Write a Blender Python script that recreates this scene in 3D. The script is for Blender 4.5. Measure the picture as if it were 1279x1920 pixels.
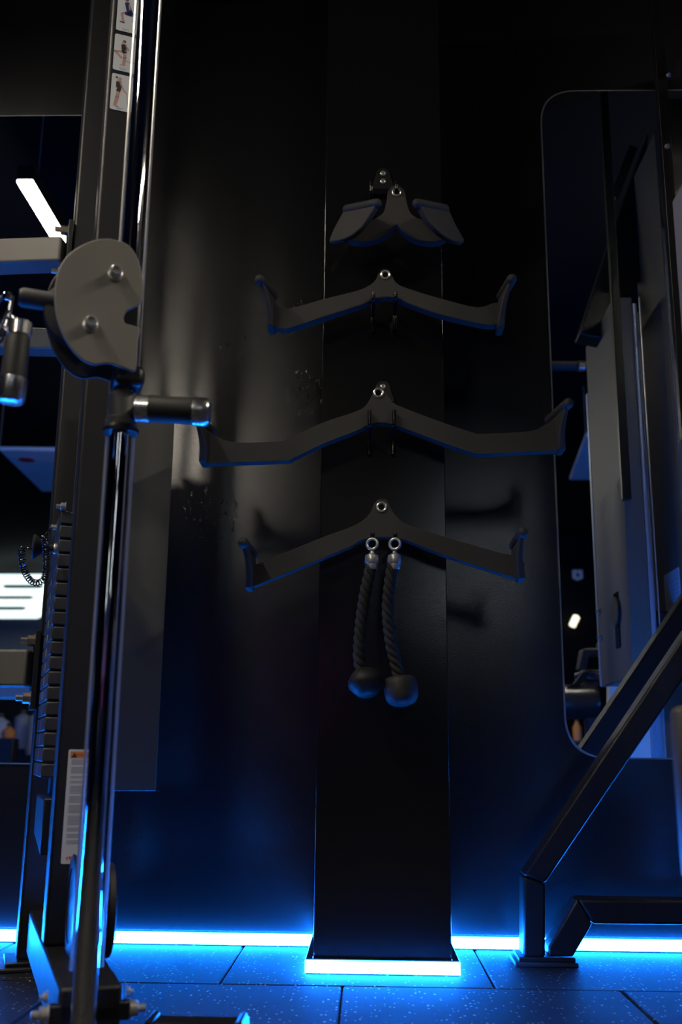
import bpy, math, random
from mathutils import Vector, Matrix, Euler
random.seed(7)
for _o in list(bpy.data.objects):
    bpy.data.objects.remove(_o)
scene = bpy.context.scene
COL = scene.collection

# ------------------------------------------------------------------ camera, world, exposure
F_PX, PITCH, YAW, ROLL, CAM_H = 1900.0, math.radians(13.45), math.radians(1.6), math.radians(0.62), 0.487
cam_data = bpy.data.cameras.new('camera')
cam = bpy.data.objects.new('camera', cam_data)
COL.objects.link(cam)
cam_data.sensor_fit = 'VERTICAL'
cam_data.sensor_height = 36.0
cam_data.lens = F_PX / 1920.0 * 36.0
cam_data.clip_start = 0.05
CAM_R = (Matrix.Rotation(YAW, 3, 'Z') @ Matrix.Rotation(math.pi / 2 + PITCH, 3, 'X') @ Matrix.Rotation(ROLL, 3, 'Z'))
CAM_P = Vector((0, 0, CAM_H))
cam.matrix_world = Matrix.Translation(CAM_P) @ CAM_R.to_4x4()
cam_data.dof.use_dof = True
cam_data.dof.focus_distance = 2.52
cam_data.dof.aperture_fstop = 3.0
scene.camera = cam

world = bpy.data.worlds.new('world')
scene.world = world
world.use_nodes = True
world.node_tree.nodes['Background'].inputs[0].default_value = (0.5, 0.6, 0.8, 1)
world.node_tree.nodes['Background'].inputs[1].default_value = 0.0
scene.view_settings.view_transform = 'Standard'
scene.view_settings.look = 'None'
scene.view_settings.gamma = 1.0
scene.view_settings.use_curve_mapping = False
scene.view_settings.exposure = 0.0
scene.cycles.use_denoising = True
scene.cycles.adaptive_threshold = 0.04
scene.cycles.max_bounces = 5
scene.cycles.diffuse_bounces = 2
scene.cycles.glossy_bounces = 4
scene.cycles.transmission_bounces = 0
scene.cycles.volume_bounces = 0
scene.cycles.blur_glossy = 0.6

LAMP_L = 98.0      # radiance of the linear ceiling lamps
LED_L = 195.0       # radiance of the blue skirting strips
HEX_L = 1.7        # radiance of the hexagon ceiling lights at the far end of the gym

YW = 2.83          # wall plane
YP = 2.50          # pillar front

# ------------------------------------------------------------------ geometry helpers
def ray(px, py):
    return CAM_R @ Vector(((px - 639.5) / F_PX, -(py - 960.0) / F_PX, -1.0))

def P(px, py, Y=None, z=None):
    """world point seen at a photo pixel, on the plane Y=const or z=const"""
    d = ray(px, py)
    t = (Y / d.y) if Y is not None else ((z - CAM_H) / d.z)
    return CAM_P + d * t

def PL(px, py, point, normal):
    d = ray(px, py)
    t = (point - CAM_P).dot(normal) / d.dot(normal)
    return CAM_P + d * t

def V(px, py, Y=None, z=None):
    """real-room point whose mirror image in the wall mirror is seen at a pixel (Y is the image's depth)"""
    p = P(px, py, Y, z)
    return Vector((p.x, 2 * YW - p.y, p.z))

class MB:
    def __init__(s):
        s.v, s.f = [], []
    def add(s, vs, fs):
        n = len(s.v)
        s.v += [Vector(v) for v in vs]
        s.f += [[i + n for i in f] for f in fs]
        return s
    def box(s, a, b):
        (x0, y0, z0), (x1, y1, z1) = a, b
        x0, x1 = min(x0, x1), max(x0, x1); y0, y1 = min(y0, y1), max(y0, y1); z0, z1 = min(z0, z1), max(z0, z1)
        return s.add([(x0, y0, z0), (x1, y0, z0), (x1, y1, z0), (x0, y1, z0), (x0, y0, z1), (x1, y0, z1), (x1, y1, z1), (x0, y1, z1)],
                     [(3, 2, 1, 0), (4, 5, 6, 7), (0, 1, 5, 4), (1, 2, 6, 5), (2, 3, 7, 6), (3, 0, 4, 7)])
    def hexa(s, b4, t4):
        return s.add(list(b4) + list(t4), [(3, 2, 1, 0), (4, 5, 6, 7), (0, 1, 5, 4), (1, 2, 6, 5), (2, 3, 7, 6), (3, 0, 4, 7)])
    def bar(s, p0, p1, w, h, up=(0, 0, 1)):
        """box beam from p0 to p1, width w across, height h along up"""
        p0, p1 = Vector(p0), Vector(p1)
        d = (p1 - p0).normalized(); u = Vector(up)
        r = d.cross(u).normalized(); u = r.cross(d).normalized()
        c = lambda p: [p - r * w / 2 - u * h / 2, p + r * w / 2 - u * h / 2, p + r * w / 2 + u * h / 2, p - r * w / 2 + u * h / 2]
        return s.hexa(c(p0), c(p1))
    def prism(s, front, off):
        """closed outline (list of points) extruded by vector off"""
        off = Vector(off); n = len(front)
        vs = [Vector(p) for p in front] + [Vector(p) + off for p in front]
        fs = [list(range(n)), list(range(2 * n - 1, n - 1, -1))]
        fs += [[(i + 1) % n, i, i + n, (i + 1) % n + n] for i in range(n)]
        return s.add(vs, fs)
    def tube(s, pts, r, seg=12, caps=True):
        pts = [Vector(p) for p in pts]
        rr = r if isinstance(r, (list, tuple)) else [r] * len(pts)
        n = len(pts)
        t = (pts[1] - pts[0]).normalized()
        a = t.orthogonal().normalized()
        vs = []
        for i in range(n):
            if i == 0: t = (pts[1] - pts[0]).normalized()
            elif i == n - 1: t = (pts[-1] - pts[-2]).normalized()
            else:
                t = ((pts[i + 1] - pts[i]).normalized() + (pts[i] - pts[i - 1]).normalized())
                t = t.normalized() if t.length > 1e-6 else (pts[i + 1] - pts[i]).normalized()
            a = (a - t * a.dot(t)).normalized()
            b = t.cross(a)
            for k in range(seg):
                q = 2 * math.pi * k / seg
                vs.append(pts[i] + (a * math.cos(q) + b * math.sin(q)) * rr[i])
        fs = [[i * seg + k, i * seg + (k + 1) % seg, (i + 1) * seg + (k + 1) % seg, (i + 1) * seg + k] for i in range(n - 1) for k in range(seg)]
        if caps:
            fs.append(list(range(seg - 1, -1, -1)))
            fs.append(list(range((n - 1) * seg, n * seg)))
        return s.add(vs, fs)
    def lathe(s, p0, axis, prof, seg=24):
        """profile [(distance along axis, radius)] revolved round the axis from p0"""
        p0, ax = Vector(p0), Vector(axis).normalized()
        pts = [p0 + ax * h for h, _ in prof]
        a = ax.orthogonal().normalized(); b = ax.cross(a)
        vs, n = [], len(prof)
        for (h, r) in prof:
            for k in range(seg):
                q = 2 * math.pi * k / seg
                vs.append(p0 + ax * h + (a * math.cos(q) + b * math.sin(q)) * max(r, 1e-4))
        fs = [[i * seg + k, i * seg + (k + 1) % seg, (i + 1) * seg + (k + 1) % seg, (i + 1) * seg + k] for i in range(n - 1) for k in range(seg)]
        fs.append(list(range(seg - 1, -1, -1)))
        fs.append(list(range((n - 1) * seg, n * seg)))
        return s.add(vs, fs)
    def torus(s, c, axis, R, r, seg=28, rs=10):
        c, ax = Vector(c), Vector(axis).normalized()
        a = ax.orthogonal().normalized(); b = ax.cross(a)
        vs = []
        for i in range(seg):
            q = 2 * math.pi * i / seg
            e = a * math.cos(q) + b * math.sin(q)
            for k in range(rs):
                w = 2 * math.pi * k / rs
                vs.append(c + e * (R + r * math.cos(w)) + ax * (r * math.sin(w)))
        fs = [[i * rs + k, ((i + 1) % seg) * rs + k, ((i + 1) % seg) * rs + (k + 1) % rs, i * rs + (k + 1) % rs] for i in range(seg) for k in range(rs)]
        return s.add(vs, fs)
    def quad(s, a, b, c, d):
        return s.add([a, b, c, d], [(0, 1, 2, 3)])
    def build(s, name, m, parent=None, bevel=0.0, smooth=False, segs=2, sub=0, label=None, kind=None):
        me = bpy.data.meshes.new(name)
        inv = parent_offset(parent)
        me.from_pydata([tuple(v - inv) for v in s.v], [], s.f)
        import bmesh
        bm = bmesh.new(); bm.from_mesh(me)
        bmesh.ops.recalc_face_normals(bm, faces=bm.faces)
        bm.to_mesh(me); bm.free()
        me.materials.append(m)
        o = bpy.data.objects.new(name, me)
        COL.objects.link(o)
        if parent is not None: o.parent = parent
        if bevel > 0:
            mod = o.modifiers.new('bevel', 'BEVEL'); mod.width = bevel; mod.segments = segs; mod.limit_method = 'ANGLE'
            mod.angle_limit = math.radians(35)
        if sub:
            mod = o.modifiers.new('sub', 'SUBSURF'); mod.levels = sub; mod.render_levels = sub
        if smooth or bevel > 0:
            me.polygons.foreach_set('use_smooth', [True] * len(me.polygons))
            try: me.set_sharp_from_angle(angle=math.radians(38))
            except Exception: pass
        if label: o['label'] = label
        if kind: o['kind'] = kind
        return o

def parent_offset(p):
    off = Vector((0, 0, 0))
    while p is not None:
        off += p.location
        p = p.parent
    return off

def tag(o, label=None, cat=None, group=None, kind=None):
    if label: o['label'] = label
    if cat: o['category'] = cat
    if group: o['group'] = group
    if kind: o['kind'] = kind
    return o

def thing(name, loc, label, cat, group=None):
    o = bpy.data.objects.new(name, None)
    o.empty_display_size = 0.05
    COL.objects.link(o)
    o.location = Vector(loc)
    return tag(o, label, cat, group)

def rounded(pts, r, n=5):
    """2D rounding of a polygon given as Vectors (planar, 3D)"""
    out = []
    m = len(pts)
    for i in range(m):
        p, a, b = pts[i], pts[i - 1], pts[(i + 1) % m]
        da, db = (a - p), (b - p)
        ra = min(r, da.length * .45); rb = min(r, db.length * .45)
        A, B = p + da.normalized() * ra, p + db.normalized() * rb
        for k in range(n + 1):
            t = k / n
            out.append(A * (1 - t) ** 2 + p * 2 * t * (1 - t) + B * t * t)
    return out

def spline(pts, n=8):
    """Catmull-Rom through points"""
    pts = [Vector(p) for p in pts]
    q = [pts[0] * 2 - pts[1]] + pts + [pts[-1] * 2 - pts[-2]]
    out = []
    for i in range(1, len(q) - 2):
        for k in range(n):
            t = k / n
            a, b, c, d = q[i - 1], q[i], q[i + 1], q[i + 2]
            out.append(0.5 * ((2 * b) + (c - a) * t + (2 * a - 5 * b + 4 * c - d) * t * t + (3 * b - a - 3 * c + d) * t ** 3))
    out.append(pts[-1])
    return out

# ------------------------------------------------------------------ materials
def mat(name, col, rough=0.5, metal=0.0, spec=0.5, bump=0.0, bscale=200.0, var=0.0, vscale=8.0, coat=0.0):
    m = bpy.data.materials.new(name)
    m.use_nodes = True
    nt = m.node_tree; b = nt.nodes['Principled BSDF']
    b.inputs['Base Color'].default_value = (*col, 1)
    b.inputs['Roughness'].default_value = rough
    b.inputs['Metallic'].default_value = metal
    b.inputs['Specular IOR Level'].default_value = spec
    b.inputs['Coat Weight'].default_value = coat
    tc = nt.nodes.new('ShaderNodeTexCoord')
    nz = nt.nodes.new('ShaderNodeTexNoise')
    nz.inputs['Scale'].default_value = vscale; nz.inputs['Detail'].default_value = 5
    nt.links.new(tc.outputs['Object'], nz.inputs['Vector'])
    mr = nt.nodes.new('ShaderNodeMapRange')
    mr.inputs['To Min'].default_value = max(0.0, rough - 0.06); mr.inputs['To Max'].default_value = min(1, rough + 0.06)
    if metal > 0.5:
        mr.inputs['To Min'].default_value = rough * 0.8; mr.inputs['To Max'].default_value = rough * 1.2
    nt.links.new(nz.outputs['Fac'], mr.inputs['Value'])
    nt.links.new(mr.outputs['Result'], b.inputs['Roughness'])
    if var > 0:
        mx = nt.nodes.new('ShaderNodeMix'); mx.data_type = 'RGBA'
        mx.inputs['A'].default_value = (*[c * (1 - var) for c in col], 1)
        mx.inputs['B'].default_value = (*[min(1, c * (1 + var)) for c in col], 1)
        nt.links.new(nz.outputs['Fac'], mx.inputs['Factor'])
        nt.links.new(mx.outputs['Result'], b.inputs['Base Color'])
    if bump > 0:
        n2 = nt.nodes.new('ShaderNodeTexNoise'); n2.inputs['Scale'].default_value = bscale; n2.inputs['Detail'].default_value = 3
        nt.links.new(tc.outputs['Object'], n2.inputs['Vector'])
        bp = nt.nodes.new('ShaderNodeBump'); bp.inputs['Strength'].default_value = bump; bp.inputs['Distance'].default_value = 0.002
        nt.links.new(n2.outputs['Fac'], bp.inputs['Height'])
        nt.links.new(bp.outputs['Normal'], b.inputs['Normal'])
    return m

def emit(name, col, strength):
    m = bpy.data.materials.new(name); m.use_nodes = True
    nt = m.node_tree; b = nt.nodes['Principled BSDF']
    b.inputs['Base Color'].default_value = (0.6, 0.6, 0.6, 1)
    b.inputs['Emission Color'].default_value = (*col, 1)
    b.inputs['Emission Strength'].default_value = strength
    return m

def wall_paint(name='black_wall_paint', rough=0.205, lumps=True, alb=0.0115):
    """black satin paint over hand-filled plaster: soft lumps, drips in patches"""
    m = mat(name, (alb, alb, alb * 1.08), rough, spec=0.85, bump=0.0, vscale=1.3)
    nt = m.node_tree; b = nt.nodes['Principled BSDF']
    tc = nt.nodes.new('ShaderNodeTexCoord')
    fine = nt.nodes.new('ShaderNodeTexNoise'); fine.inputs['Scale'].default_value = 340.0; fine.inputs['Detail'].default_value = 2
    drip = nt.nodes.new('ShaderNodeTexNoise'); drip.inputs['Scale'].default_value = 75.0; drip.inputs['Detail'].default_value = 4
    mp = nt.nodes.new('ShaderNodeMapping'); mp.inputs['Scale'].default_value = (1.6, 1, 0.8)
    nt.links.new(tc.outputs['Object'], mp.inputs['Vector'])
    nt.links.new(tc.outputs['Object'], fine.inputs['Vector'])
    nt.links.new(mp.outputs['Vector'], drip.inputs['Vector'])
    # hand-filled spots where the plaster is lumpy
    last = None
    for (px_, py_, r_) in ((572, 735, .075), (566, 590, .05), (395, 960, .09), (235, 1545, .07), (440, 640, .05)):
        c_ = P(px_, py_, Y=YW)
        ds = nt.nodes.new('ShaderNodeVectorMath'); ds.operation = 'DISTANCE'; ds.inputs[1].default_value = c_
        nt.links.new(tc.outputs['Object'], ds.inputs[0])
        mr = nt.nodes.new('ShaderNodeMapRange'); mr.inputs['From Min'].default_value = r_; mr.inputs['From Max'].default_value = r_ * .4; mr.inputs['To Max'].default_value = .2 if py_ > 1500 else 1.0
        nt.links.new(ds.outputs['Value'], mr.inputs['Value'])
        if last is None: last = mr.outputs['Result']
        else:
            mxm = nt.nodes.new('ShaderNodeMath'); mxm.operation = 'MAXIMUM'
            nt.links.new(last, mxm.inputs[0]); nt.links.new(mr.outputs['Result'], mxm.inputs[1]); last = mxm.outputs[0]
    thr = nt.nodes.new('ShaderNodeMapRange'); thr.inputs['From Min'].default_value = 0.6; thr.inputs['From Max'].default_value = 0.72
    nt.links.new(drip.outputs['Fac'], thr.inputs['Value'])
    mul = nt.nodes.new('ShaderNodeMath'); mul.operation = 'MULTIPLY'
    nt.links.new(last, mul.inputs[0]); nt.links.new(thr.outputs['Result'], mul.inputs[1])
    b1 = nt.nodes.new('ShaderNodeBump'); b1.inputs['Strength'].default_value = 0.7 if lumps else 0.0; b1.inputs['Distance'].default_value = 0.004
    nt.links.new(mul.outputs[0], b1.inputs['Height'])
    b2 = nt.nodes.new('ShaderNodeBump'); b2.inputs['Strength'].default_value = 0.12; b2.inputs['Distance'].default_value = 0.001
    nt.links.new(fine.outputs['Fac'], b2.inputs['Height']); nt.links.new(b1.outputs['Normal'], b2.inputs['Normal'])
    nt.links.new(b2.outputs['Normal'], b.inputs['Normal'])
    return m

def rubber_floor():
    """black granulate rubber with scattered pale flecks"""
    m = mat('speckled_rubber', (0.0175, 0.0175, 0.0185), 0.7, spec=0.15, bump=0.5, bscale=420)
    nt = m.node_tree; b = nt.nodes['Principled BSDF']
    tc = nt.nodes.new('ShaderNodeTexCoord')
    ge = nt.nodes.new('ShaderNodeNewGeometry')
    vo = nt.nodes.new('ShaderNodeTexVoronoi'); vo.inputs['Scale'].default_value = 105.0
    wn = nt.nodes.new('ShaderNodeTexNoise'); wn.inputs['Scale'].default_value = 140.0
    nt.links.new(ge.outputs['Position'], wn.inputs['Vector'])
    nt.links.new(ge.outputs['Position'], vo.inputs['Vector'])
    sep = nt.nodes.new('ShaderNodeSeparateColor'); nt.links.new(vo.outputs['Color'], sep.inputs['Color'])
    pick = nt.nodes.new('ShaderNodeMath'); pick.operation = 'GREATER_THAN'; pick.inputs[1].default_value = 0.74
    nt.links.new(sep.outputs['Red'], pick.inputs[0])
    size = nt.nodes.new('ShaderNodeMath'); size.operation = 'LESS_THAN'; size.inputs[1].default_value = 0.48
    add = nt.nodes.new('ShaderNodeMath'); add.operation = 'MULTIPLY_ADD'; add.inputs[1].default_value = 0.5
    nt.links.new(wn.outputs['Fac'], add.inputs[0]); nt.links.new(vo.outputs['Distance'], add.inputs[2])
    nt.links.new(add.outputs[0], size.inputs[0])
    mul = nt.nodes.new('ShaderNodeMath'); mul.operation = 'MULTIPLY'
    nt.links.new(pick.outputs[0], mul.inputs[0]); nt.links.new(size.outputs[0], mul.inputs[1])
    mx = nt.nodes.new('ShaderNodeMix'); mx.data_type = 'RGBA'
    mx.inputs['A'].default_value = (0.0175, 0.0175, 0.0185, 1); mx.inputs['B'].default_value = (0.45, 0.38, 0.30, 1)
    nt.links.new(mul.outputs[0], mx.inputs['Factor']); nt.links.new(mx.outputs['Result'], b.inputs['Base Color'])
    return m

M = {}
M['wall'] = wall_paint()
M['pillar'] = wall_paint('black_pillar_paint', 0.14, False, 0.009)
M['floor'] = rubber_floor()
M['floor_dark'] = mat('floor_underlay', (0.01, 0.01, 0.01), 0.8)
M['ceiling'] = mat('ceiling_paint', (0.006, 0.006, 0.007), 0.8, spec=0.04)
M['farwall'] = mat('far_wall_paint', (0.35, 0.36, 0.38), 0.7, var=.2, vscale=.6)
M['mirror'] = mat('mirror_silver', (0.80, 0.84, 0.85), 0.0, metal=1.0)
M['glass_edge'] = mat('polished_glass_edge', (0.22, 0.24, 0.24), 0.2, spec=0.8)
M['powder'] = mat('black_powder_coat', (0.0085, 0.0085, 0.0098), 0.46, bump=0.15, bscale=900)
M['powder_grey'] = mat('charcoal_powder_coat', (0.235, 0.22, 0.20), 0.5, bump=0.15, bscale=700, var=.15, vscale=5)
M['powder_mid'] = mat('grey_powder_coat', (0.15, 0.14, 0.128), 0.5, bump=0.15, bscale=700, var=.15, vscale=5)
M['powder_olive'] = mat('olive_grey_powder_coat', (0.085, 0.083, 0.072), 0.5, bump=0.15, bscale=700, var=.15, vscale=4)
M['satin'] = mat('black_satin_paint', (0.010, 0.010, 0.011), 0.38, bump=0.08, bscale=500)
M['gloss'] = mat('black_gloss_paint', (0.008, 0.008, 0.009), 0.16)
M['chrome'] = mat('chrome', (0.86, 0.86, 0.88), 0.045, metal=1.0)
M['satin_chrome'] = mat('satin_chrome', (0.80, 0.80, 0.82), 0.26, metal=1.0)
M['steel'] = mat('brushed_steel', (0.66, 0.65, 0.62), 0.3, metal=0.75, bump=.05, bscale=300)
M['zinc'] = mat('zinc_bolt', (0.62, 0.52, 0.38), 0.38, metal=1.0)
M['urethane'] = mat('black_urethane_grip', (0.037, 0.036, 0.035), 0.66, bump=0.25, bscale=1500)
M['rubber'] = mat('black_rubber', (0.016, 0.016, 0.017), 0.55, bump=0.2, bscale=600, var=.3)
M['rubber_worn'] = mat('worn_black_rubber', (0.03, 0.03, 0.031), 0.6, bump=0.4, bscale=160, var=.5, vscale=60)
M['nylon'] = mat('black_nylon_rope', (0.02, 0.02, 0.02), 0.7, bump=0.6, bscale=900)
M['iron'] = mat('weight_plate_iron', (0.05, 0.05, 0.055), 0.36, bump=.1, bscale=300)
M['label'] = mat('white_label', (0.62, 0.64, 0.66), 0.45)
M['ink'] = mat('black_ink', (0.03, 0.03, 0.035), 0.5)
M['ink_grey'] = mat('grey_ink', (0.22, 0.22, 0.23), 0.5)
M['ink_skin'] = mat('printed_skin_tone', (0.50, 0.30, 0.25), 0.5)
M['ink_navy'] = mat('printed_navy', (0.03, 0.03, 0.12), 0.5)
M['ink_orange'] = mat('printed_orange', (0.75, 0.22, 0.05), 0.5)
M['ink_red'] = mat('printed_red', (0.65, 0.03, 0.06), 0.5)
M['yellow_mark'] = mat('yellow_weight_mark', (0.35, 0.32, 0.08), 0.5)
M['red_mark'] = mat('red_weight_mark', (0.28, 0.05, 0.05), 0.5)
M['blueboard'] = mat('pale_ceiling_panel', (0.72, 0.72, 0.68), 0.6, var=.12, vscale=2)
M['vinyl'] = mat('black_vinyl', (0.02, 0.02, 0.021), 0.25, bump=.05, bscale=300)
M['vinyl_brown'] = mat('taupe_vinyl', (0.07, 0.062, 0.053), 0.5, bump=.3, bscale=120, var=.25, vscale=30)
M['pale_shell'] = mat('pale_grey_shell', (0.50, 0.48, 0.42), 0.5)
M['alu'] = mat('anodised_aluminium', (0.50, 0.55, 0.62), 0.35, metal=0.6)
M['white_plastic'] = mat('white_plastic', (0.6, 0.62, 0.65), 0.5)
M['orange_plastic'] = mat('orange_plastic', (0.75, 0.28, 0.06), 0.5)
M['green_plastic'] = mat('green_plastic', (0.10, 0.30, 0.08), 0.5)
M['lamp'] = emit('lamp_diffuser', (1.0, 0.90, 0.74), LAMP_L)
M['led'] = emit('blue_led_diffuser', (0.0056, 0.172, 1.0), LED_L)
M['lamp_cool'] = emit('cool_lamp_diffuser', (0.80, 0.90, 1.0), 11.0)
M['hex'] = emit('hexagon_light', (0.86, 1.0, 0.97), HEX_L)
M['spot'] = emit('warm_wall_lamp', (1.0, 0.88, 0.60), 2.2)
M['magenta'] = emit('magenta_neon', (1.0, 0.08, 0.75), 3.0)

# ------------------------------------------------------------------ room shell
RX0, RX1, RY0, RZ = -8.0, 6.0, -15.0, 3.25
def struct(name, b, m, **k):
    o = b.build(name, m, **k); o['kind'] = 'structure'; return o

struct('floor', MB().box((RX0, RY0, -0.10), (RX1, YW, -0.012)), M['floor_dark'])
floor = bpy.data.objects['floor']
struct('wall_back', MB().box((RX0, YW, 0), (RX1, YW + 0.15, RZ)), M['wall'])
struct('wall_left', MB().box((RX0 - 0.15, RY0, 0), (RX0, YW, RZ)), M['ceiling'])
struct('wall_right', MB().box((RX1, RY0, 0), (RX1 + 0.15, YW, RZ)), M['ceiling'])
struct('wall_front', MB().box((RX0, RY0 - 0.15, 0), (RX1, RY0, RZ)), M['farwall'])
struct('trim_1', MB().box((RX0, RY0, 0), (RX1, RY0 + 0.03, 1.78)), M['satin'])
struct('ceiling', MB().box((RX0, RY0, RZ), (RX1, YW, RZ + 0.1)), M['ceiling'])

pl0, pr0 = P(589, 1700, Y=YP).x, P(845, 1700, Y=YP).x
pl1, pr1 = P(612, 210, Y=YP).x, P(826, 210, Y=YP).x
PX0, PX1 = (pl0 + pl1) / 2, (pr0 + pr1) / 2
print('PILLAR', pl0, pl1, pr0, pr1, 'zLED', P(700, 1801, Y=YP).z, P(300, 1776, Y=YW - .02).z)
struct('wall_pillar', MB().box((PX0, YP, 0), (PX1, YW, RZ)), M['pillar'], bevel=0.0022, segs=3)

# floor: rubber tiles, one object each where the photograph can tell them apart
TS = 0.598
j_mid = P(640, 1870, z=0).x
yj = P(640, 1849, z=0).y
def tile_mesh(w, d):
    me = bpy.data.meshes.new('floor_tile')
    b = 0.004; t = 0.012
    vs = [(-w/2, -d/2, -t), (w/2, -d/2, -t), (w/2, d/2, -t), (-w/2, d/2, -t),
          (-w/2, -d/2, -b), (w/2, -d/2, -b), (w/2, d/2, -b), (-w/2, d/2, -b),
          (-w/2 + b, -d/2 + b, 0), (w/2 - b, -d/2 + b, 0), (w/2 - b, d/2 - b, 0), (-w/2 + b, d/2 - b, 0)]
    fs = [(3, 2, 1, 0), (0, 1, 5, 4), (1, 2, 6, 5), (2, 3, 7, 6), (3, 0, 4, 7), (4, 5, 9, 8), (5, 6, 10, 9), (6, 7, 11, 10), (7, 4, 8, 11), (8, 9, 10, 11)]
    me.from_pydata(vs, [], fs); me.materials.append(M['floor'])
    return me
GAP = 0.003
xL = P(430, 1815, z=0).x
full, cut = tile_mesh(TS - GAP, TS - GAP), tile_mesh(TS - GAP, YW - yj - GAP)
for r in range(-6, 2):
    for c in range(-7, 8):
        if r == 1:
            cx, cy, me = xL + (c + 0.5) * TS, (yj + YW) / 2, cut
        else:
            cx = (j_mid if r % 2 == 0 else xL) + (c + 0.5) * TS
            cy, me = yj + (r - 0.5) * TS, full
        if abs(cx) > 4.2: continue
        o = bpy.data.objects.new('floor_tile', me)
        COL.objects.link(o)
        o.parent = floor
        o.location = (cx, cy, random.uniform(-0.0008, 0.0008))
far = MB().box((RX0, RY0, -0.012), (RX1, yj - 6.5 * TS - 0.002, 0)).build('floor_matting', M['floor'], floor)

# ------------------------------------------------------------------ mirrors on the wall
def mirror(name, x0, x1, z0, z1, r, label):
    pts = rounded([Vector((x0, 0, z0)), Vector((x1, 0, z0)), Vector((x1, 0, z1)), Vector((x0, 0, z1))], r, 10)
    t = thing(name, ((x0 + x1) / 2, YW, z0), label, 'mirror')
    edge = [p + Vector((0, YW - 0.006, 0)) for p in pts]
    MB().prism(edge, (0, 0.0055, 0)).build('glass_edge', M['glass_edge'], t)
    face = [p + Vector((0, YW - 0.0066, 0)) for p in pts]
    # inset the silvered face a little so the polished edge shows
    cx, cz = (x0 + x1) / 2, (z0 + z1) / 2
    fx, fz = 1 - 0.004 / ((x1 - x0) / 2), 1 - 0.004 / ((z1 - z0) / 2)
    face = [Vector((cx + (p.x - cx) * fx, p.y, cz + (p.z - cz) * fz)) for p in face]
    MB().prism(face, (0, 0.0006, 0)).build('mirror_face', M['mirror'], t)
    return t
mz0, mz1 = P(1150, 1423, Y=YW).z, P(1150, 171, Y=YW).z
mx = P(1036, 800, Y=YW).x
mirror('wall_mirror', mx, mx + 1.7, mz0, mz1, 0.115, 'tall frameless mirror with rounded corners right of the pillar')
lz0, lz1 = P(40, 1433, Y=YW).z, P(60, 218, Y=YW).z
lx = P(150, 1000, Y=YW).x
mirror('wall_mirror', lx - 1.9, lx, lz0, lz1, 0.05, 'tall frameless mirror behind the cable tower at the left')

# ------------------------------------------------------------------ blue LED skirting strips
SH, SD = 0.0315, 0.018
def led_box(t, x0, x1, y0, y1, out):
    """one straight run: emitting diffuser with a thin black cover strip on top"""
    MB().box((x0, y0, 0.003), (x1, y1, SH - 0.002)).build('diffuser', M['led'], t)
def led_run(x0, x1, label):
    t = thing('led_strip', ((x0 + x1) / 2, YW, 0), label, 'light strip', 'blue skirting lights')
    MB().box((x0, YW - SD, 0.003), (x1, YW, SH - 0.002)).build('diffuser', M['led'], t)
    MB().box((x0, YW - SD * 0.2, SH - 0.002), (x1, YW, SH)).build('cover_strip', M['satin'], t)
    MB().box((x0, YW - SD + 0.003, 0), (x1, YW, 0.003)).build('base_rail', M['satin'], t)
led_run(RX0 + 0.05, PX0 - SD - 0.001, 'glowing blue light strip at the wall foot left of the pillar')
led_run(PX1 + SD + 0.001, RX1 - 0.05, 'glowing blue light strip at the wall foot right of the pillar')
t = thing('led_strip', ((PX0 + PX1) / 2, YP, 0), 'glowing blue light strip wrapped round the pillar foot', 'light strip', 'blue skirting lights')
for nm, b in (('front', ((PX0 - SD, YP - SD), (PX1 + SD, YP))), ('left', ((PX0 - SD, YP), (PX0, YW - SD - 0.001))), ('right', ((PX1, YP), (PX1 + SD, YW - SD - 0.001)))):
    (a0, a1), (b0, b1) = b
    MB().box((a0, a1, 0.003), (b0, b1, SH - 0.002)).build('diffuser', M['led'], t)
    MB().box((a0 + 0.0012, a1 + (0.006 if nm == 'front' else 0.0012), SH - 0.002), (b0 - 0.0012, b1, SH)).build('cover_strip', M['satin'], t)
    MB().box((a0 + 0.003, a1 + 0.003, 0), (b0 - 0.003, b1, 0.003)).build('base_rail', M['satin'], t)

# ------------------------------------------------------------------ ceiling lamps
def ceiling_light(x, y0, y1, z, label, m='lamp'):
    t = thing('ceiling_light', (x, (y0 + y1) / 2, z), label, 'ceiling light', 'linear ceiling lights')
    w = 0.032
    MB().box((x - w, y0, z), (x + w, y1, z + 0.012)).build('diffuser', M[m], t)
    MB().box((x - w - 0.004, y0 - 0.004, z + 0.012), (x + w + 0.004, y1 + 0.004, z + 0.075)).build('housing', M['satin'], t, bevel=0.002)
    for yy in (y0 + 0.15, y1 - 0.15):
        MB().tube([(x, yy, z + 0.075), (x, yy, RZ)], 0.002, 6).build('suspension_wire', M['steel'], t)
LZ = 2.80
e0 = V(50, 345, z=LZ); e1 = V(97, 430, z=LZ)
print('LAMP', e0, e1)
LXX = (e0.x + e1.x) / 2
ceiling_light(LXX, e0.y - 1.5, e0.y, LZ, 'linear ceiling lamp nearest the wall, seen in the left mirror')
ceiling_light(LXX, e0.y - 4.6, e0.y - 3.1, LZ, 'second linear ceiling lamp from the wall')

ceiling_light(-1.5, -4.9, -3.5, LZ, 'cool white linear lamp behind the viewer on the left', 'lamp_cool')
for k_, nm_ in enumerate(('first', 'second', 'third', 'fourth')):
    ceiling_light(1.2, -5.4 - 2.2 * k_, -3.5 - 2.2 * k_, LZ, nm_ + ' cool white lamp of the row behind the viewer, counted from the mirror wall', 'lamp_cool')
for k_, nm_ in enumerate(('first', 'second', 'third')):
    ceiling_light(1.95, -7.6 - 2.2 * k_, -5.7 - 2.2 * k_, LZ, nm_ + ' cool white lamp of the outer right row, counted from the mirror wall', 'lamp_cool')
ceiling_light(1.75, e0.y - 1.5, e0.y, LZ, 'linear ceiling lamp over the machine at the right')

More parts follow.
